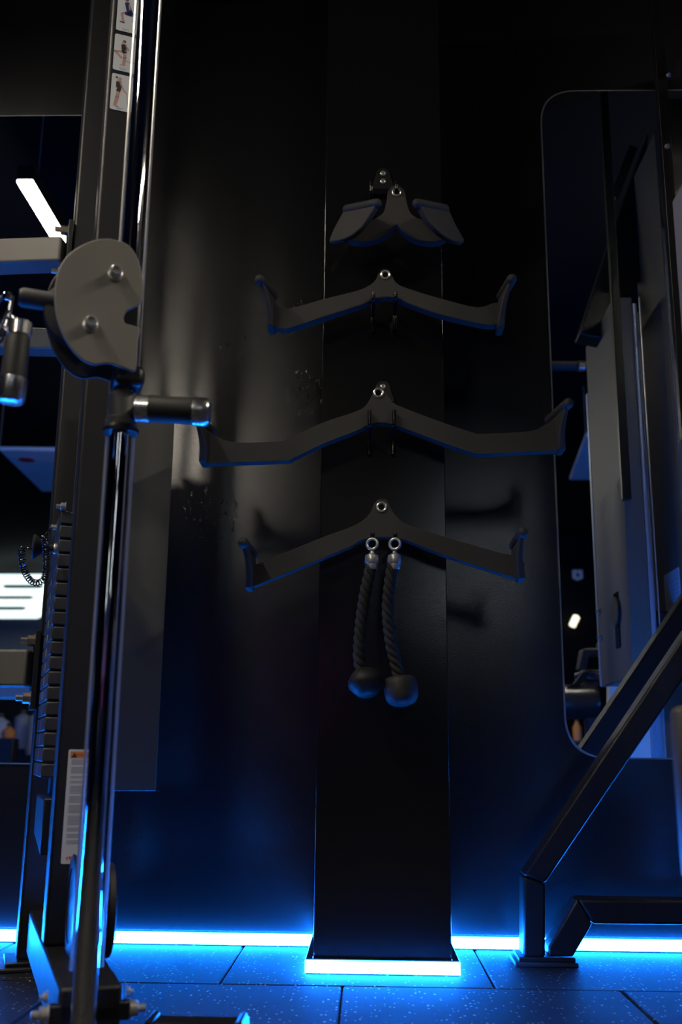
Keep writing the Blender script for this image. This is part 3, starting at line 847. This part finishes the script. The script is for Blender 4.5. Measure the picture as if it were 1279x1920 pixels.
def exercise_label(px_l, py_t, px_b, py_b, kind):
    a = TP(px_l, py_t, S_F); b = TP(px_b, py_b, S_F)
    c0 = ((a - TB).dot(TC) + (b - TB).dot(TC)) / 2
    z1, z0 = a.z, b.z
    w = (z1 - z0) * .52
    c1 = c0 + w
    lb = MB().prism(rrect(c0, c1, z0, z1, .0016, .005), TD * .0012).build('exercise_label', M['label'], post, label='white sticker with an exercise figure and the word Start')
    # sub-parts are kept on the upright as print, one mesh per ink
    cm, h = (c0 + c1) / 2 - w * .05, (z1 - z0)
    L1, L2, L3 = .0018, .0019, .0020
    f = lambda u, v: (cm + u * w, z0 + v * h)
    sk, dk, ln = MB(), MB(), MB()
    if kind == 0:      # half squat
        disc(dk, *f(-.02, .93), h * .045, L2); disc(sk, *f(-.04, .90), h * .036, L2)
        limb(sk, [f(-.02, .88), f(.02, .83)], w * .1, L1)
        limb(dk, [f(.00, .82), f(.16, .55)], (w * .22, w * .30), L2)
        limb(sk, [f(.10, .80), f(.14, .66)], w * .07, L3)
        limb(dk, [f(.18, .54), f(-.04, .53)], (w * .30, w * .16), L2)
        limb(sk, [f(-.12, .53), f(-.22, .49), f(-.14, .28)], w * .12, L1); limb(dk, [f(-.28, .26), f(-.08, .25)], w * .06, L2)
    elif kind == 1:    # standing with one knee raised
        disc(dk, *f(-.00, .82), h * .042, L1); disc(sk, *f(-.04, .79), h * .036, L2)
        limb(dk, [f(-.01, .70), f(.00, .63)], w * .24, L2); limb(sk, [f(-.01, .74), f(.01, .58)], w * .16, L1)
        limb(sk, [f(.08, .71), f(.22, .62), f(.08, .57)], w * .06, L3)
        limb(dk, [f(.00, .565), f(.03, .535)], w * .22, L2)
        limb(sk, [f(-.02, .53), f(-.42, .51), f(-.08, .36)], w * .11, L1); limb(sk, [f(.05, .53), f(.06, .38), f(.03, .18)], w * .14, L1)
        limb(sk, [f(-.12, .16), f(.06, .165)], w * .05, L2)
        limb(ln, [f(.12, .30), f(.44, .26)], w * .02, L2); limb(ln, [f(.36, .25), f(.52, .29)], w * .03, L2)
    else:              # standing, arm straight down in front
        disc(dk, *f(-.22, .90), h * .03, L1); disc(sk, *f(-.06, .875), h * .045, L2)
        limb(sk, [f(-.10, .82), f(-.08, .60)], w * .20, L1); limb(dk, [f(-.11, .75), f(-.10, .66)], w * .26, L2)
        limb(sk, [f(-.04, .77), f(.12, .58), f(.28, .50)], w * .07, L3)
        limb(dk, [f(-.12, .575), f(-.06, .565)], w * .22, L2)
        limb(sk, [f(-.10, .55), f(-.14, .36), f(-.22, .14)], (w * .20, w * .14), L1); limb(sk, [f(-.28, .12), f(-.06, .105)], w * .05, L2)
        limb(ln, [f(.28, .50), f(.38, .14)], w * .015, L2)
    limb(ln, [f(.46, .95), f(.44, .06)], w * .022, L1)
    for mb, m_, n_ in ((sk, 'ink_skin', 'figure_skin'), (dk, 'ink_navy' if kind == 0 else 'ink', 'figure_clothes'), (ln, 'ink', 'printed_line')):
        if mb.v: mb.build(n_, M[m_], post)
    text_mesh('Start', h * .085, 'caption', M['ink_grey'], post, on_front(cm, z0 + h * .035, L1), TC, UP)
exercise_label(222, -8, 217, 56, 0)
exercise_label(216, 63, 211, 130, 1)
exercise_label(210.5, 137, 205, 204, 2)

# tall warning label low on the upright
a, b = TP(127.5, 1405, S_F), TP(115, 1620, S_F)
c0, z1, z0 = ((a - TB).dot(TC) + (b - TB).dot(TC)) / 2, a.z, b.z
c1 = c0 + .047
wl = MB().prism(rrect(c0, c1, z0, z1, .0016, .004), TD * .0012).build('warning_label', M['label'], post, label='tall white warning label with orange header')
H = z1 - z0; W = c1 - c0
MB().prism([on_front(c0 + .004, z1 - .004, .0018), on_front(c1 - .003, z1 - .004, .0018), on_front(c1 - .003, z1 - .017, .0018), on_front(c0 + .004, z1 - .017, .0018)], TD * .0001).build('warning_header', M['ink_orange'], post)
MB().add([on_front(c0 + .006, z1 - .0155, .0021), on_front(c0 + .017, z1 - .0155, .0021), on_front(c0 + .0115, z1 - .0055, .0021)], [(0, 1, 2)]).build('warning_triangle', M['ink'], post)
text_mesh('WARNING', .0075, 'warning_word', M['ink'], post, on_front(c0 + .032, z1 - .0130, .0021), TC, UP)
tx = MB()
z = z1 - .021
random.seed(3)
for blk in (4, 5, 2, 2, 6, 5, 6, 7, 3, 3, 3):
    for k in range(blk):
        x1 = c1 - .004 - (random.random() * .012 if k == blk - 1 else random.random() * .003)
        tx.quad(on_front(c0 + .007, z, .0018), on_front(x1, z, .0018), on_front(x1, z + .0013, .0018), on_front(c0 + .007, z + .0013, .0018))
        z -= .00262
    z -= .0040
    if z < z0 + .018: break
tx.build('printed_text', M['ink_grey'], post)
rk = MB()
for k in range(3):
    cc = c0 + .009 + k * .005
    rk.add([on_front(cc, z0 + .012 + (.002 if k == 1 else 0), .0018), on_front(cc + .005, z0 + .013, .0018), on_front(cc + .002, z0 + .005, .0018)], [(0, 1, 2)])
rk.build('red_mark', M['ink_red'], post)

# ------------------------------------------------------------------ D-handle hanging from the tower's cable
hp = P(8, 600, Y=1.50)
dh = thing('cable_stirrup', P(22, 750, Y=1.50), 'black hand grip with chrome ends hanging from the cable at the left edge', 'stirrup handle')
t0, t1 = P(38, 604, Y=1.50), P(19, 756, Y=1.50)
ga = t1 - t0; gl = ga.length; ga.normalize()
R_ = .0195
MB().lathe(t0, ga, [(0, .003), (.0, R_ * .85), (.002, R_), (gl * .17, R_), (gl * .175, R_ * .9)], 32).build('end_cap', M['satin_chrome'], dh, smooth=True)
MB().lathe(t0 + ga * gl * .17, ga, [(0, R_ * .92), (.002, R_ * .96), (gl * .53, R_ * 1.05), (gl * .535, R_ * .9)], 32).build('grip_sleeve', M['rubber'], dh, smooth=True)
MB().lathe(t0 + ga * gl * .70, ga, [(0, R_ * .9), (.001, R_ * 1.15), (gl * .25, R_ * 1.15), (gl * .29, R_ * .95), (gl * .30, R_ * .7), (gl * .30, .002)], 32).build('end_cap', M['satin_chrome'], dh, smooth=True)
side = Vector((-1, -.1, 0))
st = [t0 + ga * .012, t0 + ga * .010 + side * .03, P(-6, 560, Y=1.50), t1 - ga * .012 + side * .07, t1 - ga * .012]
MB().tube(spline([t0 + ga * .010, P(16, 590, Y=1.50), P(-12, 640, Y=1.50), P(-40, 690, Y=1.5), P(-30, 735, Y=1.5), t1 - ga * .012], 8), .0045, 12).build('steel_bow', M['chrome'], dh, smooth=True)
kc = spline([P(20, 552, Y=1.50), P(4, 556, Y=1.50), P(-14, 590, Y=1.50), P(-10, 640, Y=1.50), P(4, 632, Y=1.50), P(16, 590, Y=1.5), P(22, 556, Y=1.5)], 8)
MB().tube(kc, .0042, 12).build('snap_hook', M['chrome'], dh, smooth=True)
for (x, y) in ((14, 556), (12, 588), (6, 622)):
    MB().lathe(P(x, y, Y=1.495), (.5, -.2, .8), [(-.007, .004), (-.005, .007), (.005, .007), (.007, .004)], 16).build('swivel', M['chrome'], dh, smooth=True)

# ------------------------------------------------------------------ machine at the right: splayed leg, base rail, uprights, shroud
YF0, YF1 = 2.615, 2.69
mach = thing('weight_machine', P(1030, 1800, Y=2.65), 'black weight machine at the right with a slanted leg on a stepped foot', 'gym machine')
def slab(name, px_pts, m, parent, y0=YF0, y1=YF1, bevel=.007):
    return MB().prism([P(x, y, Y=y0) for x, y in px_pts], (0, y1 - y0, 0)).build(name, m, parent, bevel=bevel, segs=3)
slab('leg', [(981.5, 1796), (981.5, 1642), (1023, 1657), (1023, 1796)], M['satin'], mach)
slab('slanted_leg', [(981.5, 1641.5), (1400, 1016), (1400, 1100), (1023, 1656.5)], M['satin'], mach)
slab('short_brace', [(1029, 1794), (1029, 1775), (1083, 1685), (1111, 1733), (1075, 1794)], M['satin'], mach, YF0 + .001, YF1 - .001, .005)
slab('base_rail', [(1084, 1686), (1420, 1690), (1420, 1736), (1112, 1733)], M['satin'], mach)
f0, f1 = P(966, 1805, Y=2.60), P(1086, 1806, Y=2.60)
MB().box((f0.x, 2.60, 0), (f1.x, 2.715, .011)).build('foot', M['rubber'], mach, bevel=.003)
MB().box((f0.x + .010, 2.606, .011), (f1.x - .006, 2.708, .021)).build('foot_collar', M['satin'], mach, bevel=.002)
# uprights (mostly out of frame, their inner faces show in the mirror)
xa = .90
za_top = P(1130, 640, Y=3.9).z
za_bot = P(1160, 1280, Y=3.75).z
MB().box((xa, 1.68, za_bot), (xa + .07, 2.16, za_top)).build('upright', M['powder_olive'], mach, bevel=.004)
MB().box((xa - .004, 1.66, za_bot), (xa + .03, 1.68, za_top - .2)).build('edge_trim', M['alu'], mach, bevel=.002)
xb = 1.064
MB().box((xb, 1.91, .02), (xb + .08, 2.26, P(1220, 280, Y=3.5).z)).build('upright', M['powder_olive'], mach, bevel=.004)
MB().box((xb - .004, 1.895, .30), (xb + .03, 1.91, 2.2)).build('edge_trim', M['alu'], mach, bevel=.002)
le = P(1400, 1058, Y=2.65)
MB().box((le.x - .02, 2.615, .02), (le.x + .06, 2.69, 2.6)).build('rear_post', M['satin'], mach, bevel=.004)
MB().bar((le.x + .02, 2.62, 2.4), (xb + .04, 2.26, 2.4), .06, .06).build('top_link', M['satin'], mach, bevel=.004)
MB().bar((le.x + .02, 2.62, .10), (xb + .04, 2.26, .10), .06, .06).build('base_link', M['satin'], mach, bevel=.004)
MB().bar((xb + .04, 2.1, za_bot + .2), (xa + .05, 2.1, za_bot + .2), .06, .06).build('side_link', M['satin'], mach, bevel=.004)
# slender black bar with two bolts at the top right edge of the picture
u0, u1 = P(1243, 300, Y=2.50), P(1262, 300, Y=2.50)
MB().box((u0.x, 2.50, 1.28), (u1.x, 2.525, 3.2)).build('front_bar', M['satin'], mach, bevel=.002)
for (x, y) in ((1254, 141), (1251, 275)):
    bolt(mach, P(x, y, Y=2.50), (0, -1, 0), .006, .010, 'steel')
MB().bar(P(1300, 20, Y=2.49), P(1255, 136, Y=2.49), .012, .03).build('stay', M['satin'], mach)
# chrome guide rods and cables between the uprights
for k, (px_, w_) in enumerate(((1198, .013), (1188, .008))):
    q = V(px_, 800, Y=3.52)
    MB().tube([(q.x, q.y, .04), (q.x, q.y, P(1185, 575, Y=3.52).z)], w_ * 1.15, 20).build('guide_rod', M['alu'], mach, smooth=True)
for (px_, Yv, x_) in ((1163, 3.70, .893), (1172, 3.6, .89), (1212, 3.45, None)):
    q = V(px_, 800, Y=Yv)
    MB().tube([(q.x, q.y, .75), (q.x, q.y, P(1180, 560, Y=Yv).z)], .0022, 8).build('cable', M['steel'], mach, smooth=True)
# pulley block in a slot of the first upright
yc = 2 * YW - 3.68
zc_ = P(1175, 1110, Y=3.66).z; zd_ = P(1182, 1215, Y=3.66).z
MB().box((xa - .004, yc - .035, zd_), (xa + .02, yc + .03, zc_)).build('pulley_slot', M['gloss'], mach, bevel=.003)
MB().lathe((xa - .012, yc, (zc_ + zd_) / 2 + .03), (1, 0, 0), [(0, .01), (0, .052), (.004, .055), (.007, .050), (.010, .055), (.014, .052), (.014, .01)], 28).build('pulley', M['rubber'], mach, smooth=True)
for (x, y) in ((1141, 1147), (1142, 1196)):
    q = V(x, y, Y=3.96)
    bolt(mach, Vector((xa, 1.70, q.z)), (-1, -.2, 0), .012, .014, 'steel')
# short hand lever with a chrome ring and snap link
la, lb_ = V(1022, 688, Y=4.3), V(1175, 690, Y=4.3)
MB().tube([la, lb_], .021, 20).build('hand_lever', M['rubber'], mach, smooth=True)
MB().tube([la.lerp(lb_, .40), la.lerp(lb_, .475)], .025, 24).build('lever_ring', M['satin_chrome'], mach, smooth=True)
MB().tube(spline([V(1108, 672, Y=4.3), V(1104, 650, Y=4.3), V(1112, 634, Y=4.3), V(1117, 652, Y=4.3), V(1114, 672, Y=4.3)], 6), .006, 10).build('snap_link', M['steel'], mach, smooth=True)
# slanted upper shroud (dark)
sl = [V(1085, 628, Y=3.7), V(1142, 640, Y=3.7), V(1200, 520, Y=3.7), V(1215, 250, Y=3.7), V(1150, 430, Y=3.7)]
MB().prism(sl, (0, -.10, 0)).build('upper_shroud', M['satin'], mach, bevel=.006)
# instruction plate, read from the wall side
lp0, lp1 = V(1257, 1068, Y=3.10), V(1300, 1165, Y=3.10)
def side_plate(y0, y1, z0, z1, x):
    pts = rounded([Vector((x, y0, z0)), Vector((x, y1, z0)), Vector((x, y1, z1)), Vector((x, y0, z1))], .006, 4)
    o = MB().prism(pts, (.0012, 0, 0)).build('instruction_label', M['label'], mach, label='white instruction label with a ruled table')
    g = MB()
    n = 11
    for k in range(n):
        z = z0 + .012 + (z1 - z0 - .02) * k / (n - 1)
        g.add([(x - .0003, y0 + .005, z), (x - .0003, y1 - .005, z), (x - .0003, y1 - .005, z + .0012), (x - .0003, y0 + .005, z + .0012)], [(0, 1, 2, 3)])
        for j in range(3):
            zz = z + .003 + j * .003
            if zz < z1 - .006:
                g.add([(x - .0003, y0 + .03, zz), (x - .0003, y1 - .008 - .01 * (j == 2), zz), (x - .0003, y1 - .008 - .01 * (j == 2), zz + .0008), (x - .0003, y0 + .03, zz + .0008)], [(0, 1, 2, 3)])
    for yy in (y0 + .012, y0 + .024):
        g.add([(x - .0003, yy, z0 + .01), (x - .0003, yy + .001, z0 + .01), (x - .0003, yy + .001, z1 - .008), (x - .0003, yy, z1 - .008)], [(0, 1, 2, 3)])
    g.build('printed_table', M['ink_grey'], mach)
zl0, zl1 = P(1262, 1165, Y=3.5).z, P(1258, 1068, Y=3.5).z
side_plate(2.02, 2.20, zl0, zl1, xb - .0014)
# pale curved side shell
sh = [V(1139, 1340, Y=4.35), V(1140, 1288, Y=4.35), V(1146, 1278, Y=4.35), V(1165, 1264, Y=4.35), V(1205, 1247, Y=4.35), V(1260, 1225, Y=4.35), V(1260, 1480, Y=4.35), V(1139, 1480, Y=4.35)]
MB().prism(sh, (0, -.04, 0)).build('side_shell', M['pale_shell'], mach, bevel=.008, segs=3)

# near rack post at the right edge (lit face)
rp = P(1263, 420, Y=1.86)
ztop = P(1263, 378, Y=1.86).z
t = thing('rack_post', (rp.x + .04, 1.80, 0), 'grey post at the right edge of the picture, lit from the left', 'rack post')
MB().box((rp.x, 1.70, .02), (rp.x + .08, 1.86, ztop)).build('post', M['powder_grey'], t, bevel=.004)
MB().box((rp.x - .004, 1.68, 0), (rp.x + .10, 1.88, .02)).build('foot', M['rubber'], t, bevel=.003)

# padded roller near the camera at the right edge
pa, pb = P(1288, 1322, Y=1.42), P(1314, 1640, Y=1.42)
t = thing('pad_post', (pb.x, 1.42, 0), 'blurred taupe upholstered pad at the lower right edge', 'pad')
ax = (pb - pa); Ln = ax.length; ax.normalize()
MB().lathe(pa, ax, [(0, .004), (.001, .012), (.004, .019), (.012, .0235), (Ln, .024), (Ln + .006, .02), (Ln + .007, .004)], 28).build('pad', M['vinyl_brown'], t, smooth=True)
MB().tube([pb, Vector((pb.x + .01, 1.42, 0.01))], .012, 16).build('stem', M['satin'], t, smooth=True)
MB().lathe((pb.x + .01, 1.42, 0), (0, 0, 1), [(0, .05), (.008, .05), (.012, .014)], 28).build('foot', M['rubber'], t, smooth=True)

# low stop bar on the floor at the bottom edge
a, b = P(287, 1906, Y=1.86), P(463, 1902, Y=1.86)
t = thing('floor_stop_bar', ((a.x + b.x) / 2, 1.86, 0), 'low black bar with turned-up steel ends on the floor', 'floor bar')
za = (a.z + b.z) / 2
MB().box((a.x + .004, 1.80, 0), (b.x - .004, 1.86, za)).build('bar', M['powder'], t, bevel=.005)
for x, s_ in ((a.x, 1), (b.x, -1)):
    pts = [Vector((x - s_ * .010, 1.862, 0)), Vector((x - s_ * .004, 1.862, za - .002)), Vector((x + s_ * .003, 1.862, za + .008)), Vector((x + s_ * .012, 1.862, za + .004)), Vector((x + s_ * .010, 1.862, 0))]
    MB().prism(pts, (0, -.07, 0)).build('end_bracket', M['satin'], t, bevel=.002)
    bolt(t, Vector((x + s_ * .004, 1.795, za * .6)), (0, -1, 0), .006, .008, 'steel')

# ------------------------------------------------------------------ things of the gym behind the viewer, seen in the mirrors
def ceiling_panel(quad_px, z, label, pink):
    pts = [V(x, y, z=z) for x, y in quad_px]
    c = sum(pts, Vector()) / 4
    t = thing('ceiling_panel', c, label, 'ceiling panel', 'pale printed panels under the ceiling')
    MB().prism(pts, (0, 0, .03)).build('panel', M['blueboard'], t)
    a, b, d_, e = pts
    pt = lambda u, v: (a.lerp(b, u)).lerp(e.lerp(d_, u), v) + Vector((0, 0, -.002))
    k = MB()
    prev = None
    for i in range(14):
        w = i / 13
        p = pt(.35 + .10 * math.sin(w * 6), .25 + .6 * w)
        if prev: k.tube([prev, p], .02, 6)
        prev = p
    k.build('printed_sketch', M['ink_grey'], t)
    MB().lathe(pt(*pink), (0, 0, -1), [(0, .07), (.002, .07)], 14).build('printed_dot', M['ink_red'], t)
    for q in pts[:2]:
        MB().tube([q + Vector((0, 0, .03)), Vector((q.x, q.y, RZ))], .003, 6).build('suspension_wire', M['steel'], t)
ceiling_panel([(0, 845), (240, 848), (240, 924), (80, 922)], 2.85, 'pale blue ceiling panel seen in the left mirror', (.15, .2))
ceiling_panel([(1098, 819), (1262, 822), (1262, 902), (1068, 900)], 2.85, 'pale blue ceiling panel with a line sketch seen in the right mirror', (.22, .2))

# small shield sign and warm wall lamp on the far wall
def far_point(px, py, Yr):
    return V(px, py, Y=2 * YW - Yr)
c = far_point(1083, 1078, -7.0)
t = thing('shield_sign', (c.x, -7.0, c.z - .1), 'small white shield-shaped sign seen in the right mirror', 'sign')
sz = 1900 and .062
MB().prism([c + Vector((-sz, 0, sz)), c + Vector((sz, 0, sz)), c + Vector((sz, 0, -sz * .7)), c + Vector((0, 0, -sz * 1.15)), c + Vector((-sz, 0, -sz * .7))], (0, -.02, 0)).build('plate', M['white_plastic'], t)
MB().prism([c + Vector((-.02, .002, -.03)), c + Vector((.02, .002, -.03)), c + Vector((.02, .002, .015)), c + Vector((0, .002, .03)), c + Vector((-.02, .002, .015))], (0, -.001, 0)).build('emblem', M['ink'], t)
struct('wall_partition', MB().box((2.25, -7.15, 0), (RX1, -7.021, RZ)), M['ceiling'])
c = far_point(1075, 1166, -7.0)
t = thing('wall_lamp', (c.x, -7.02, c.z), 'small warm oblong wall lamp glowing in the right mirror', 'wall lamp')
ax = Vector((.028, 0, .055)); 
MB().lathe(c - ax * 1.3 + Vector((0, .06, 0)), ax, [(0, .01), (.012, .042), (.145, .042), (.160, .01)], 16).build('lamp_glass', M['spot'], t, smooth=True)
MB().box((c.x - .04, -7.02, c.z - .05), (c.x + .04, -6.99, c.z + .05)).build('back_plate', M['satin'], t, bevel=.004)

# leg machine with roller pad (right mirror)
ym = 0.95; yv = 2 * YW - ym
t = thing('leg_machine', V(1090, 1420, Y=yv) * Vector((1, 1, 0)).length if False else Vector((V(1090, 1420, Y=yv).x, ym, 0)), 'dark bench machine with a glossy black roller, reflected in the right mirror', 'gym machine')
a, b = V(985, 1316, Y=yv), V(1122, 1316, Y=yv)
r = (V(1080, 1282, Y=yv).z - V(1080, 1348, Y=yv).z) / 2
ax = (b - a).normalized()
MB().lathe(a, ax, [(0, .01), (0, r * .9), (.01, r), ((b - a).length - .03, r), ((b - a).length - .01, r * .9), ((b - a).length, r * .55), ((b - a).length, .01)], 32).build('roller_pad', M['vinyl'], t, smooth=True)
MB().prism([V(1078, 1258, Y=yv), V(1084, 1222, Y=yv), V(1090, 1219, Y=yv), V(1160, 1219, Y=yv), V(1160, 1232, Y=yv), V(1096, 1232, Y=yv), V(1092, 1258, Y=yv)], (0, .08, 0)).build('seat_frame', M['powder'], t, bevel=.006)
MB().prism([V(1092, 1255, Y=yv), V(1160, 1255, Y=yv), V(1160, 1280, Y=yv), V(1100, 1280, Y=yv)], (0, -.25, 0)).build('seat', M['vinyl'], t, bevel=.02, segs=3)
MB().bar(V(1095, 1262, Y=yv), V(1073, 1290, Y=yv), .02, .02).build('lever', M['satin'], t)
MB().lathe(V(1125, 1213, Y=yv), (0, 0, -1), [(-.02, .005), (-.018, .015), (0, .02), (.018, .015), (.02, .008)], 18).build('knob', M['vinyl_brown'], t, smooth=True)
for x in (1105, 1150):
    q = V(x, 1280, Y=yv)
    MB().box((q.x - .03, ym - .03, 0), (q.x + .03, ym + .03, q.z)).build('leg', M['powder'], t, bevel=.004)
MB().bar(Vector((a.x + .02, ym, a.z)), Vector((a.x + .02, ym, .0)), .04, .04, up=(0, 1, 0)).build('leg', M['powder'], t)

# small equipment standing far back, coloured blurs in the mirrors
def canister(px, py_top, Yr, r, h, m, nm, label, cat):
    c = far_point(px, py_top, Yr)
    t = thing(nm, (c.x, Yr, 0), label, cat)
    z = c.z
    MB().lathe((c.x, Yr, z), (0, 0, -1), [(0, r * .3), (.02, r * .5), (.05, r), (h - .02, r), (h, r * .9)], 24).build('body', M[m], t, smooth=True)
    MB().lathe((c.x, Yr, z), (0, 0, 1), [(0, r * .35), (.03, r * .35), (.035, r * .2)], 18).build('cap', M['ink'], t, smooth=True)
    if z - h > .02:
        MB().box((c.x - r * 1.3, Yr - r * 1.3, 0), (c.x + r * 1.3, Yr + r * 1.3, z - h)).build('stand', M['powder'], t, bevel=.01)
canister(1081, 1352, -3.0, .035, .16, 'orange_plastic', 'drinks_bottle', 'blurred orange bottle on a black stand in the right mirror', 'bottle')
canister(2, 1345, -5.6, .10, .35, 'white_plastic', 'water_canister', 'white canister at the left edge, low in the left mirror', 'canister')
canister(18, 1362, -5.0, .07, .12, 'orange_plastic', 'foam_roller', 'small orange roller low in the left mirror', 'foam roller')
canister(45, 1338, -6.9, .10, .42, 'white_plastic', 'water_canister', 'white canister nearer the weight stack, low in the left mirror', 'canister')
canister(70, 1338, -6.6, .10, .48, 'white_plastic', 'water_canister', 'white canister beside the weight stack edge, low in the left mirror', 'canister')
# magenta neon tube far behind
t = thing('neon_tube', (-.9, -14.9, 1.9), 'thin magenta neon tube on the far wall', 'neon light')
MB().tube([(-1.6, -14.93, 1.2), (-1.6, -14.93, 2.6)], .035, 12).build('tube', M['magenta'], t, smooth=True)
MB().box((-1.68, -14.99, 1.15), (-1.52, -14.96, 2.65)).build('backing', M['satin'], t)
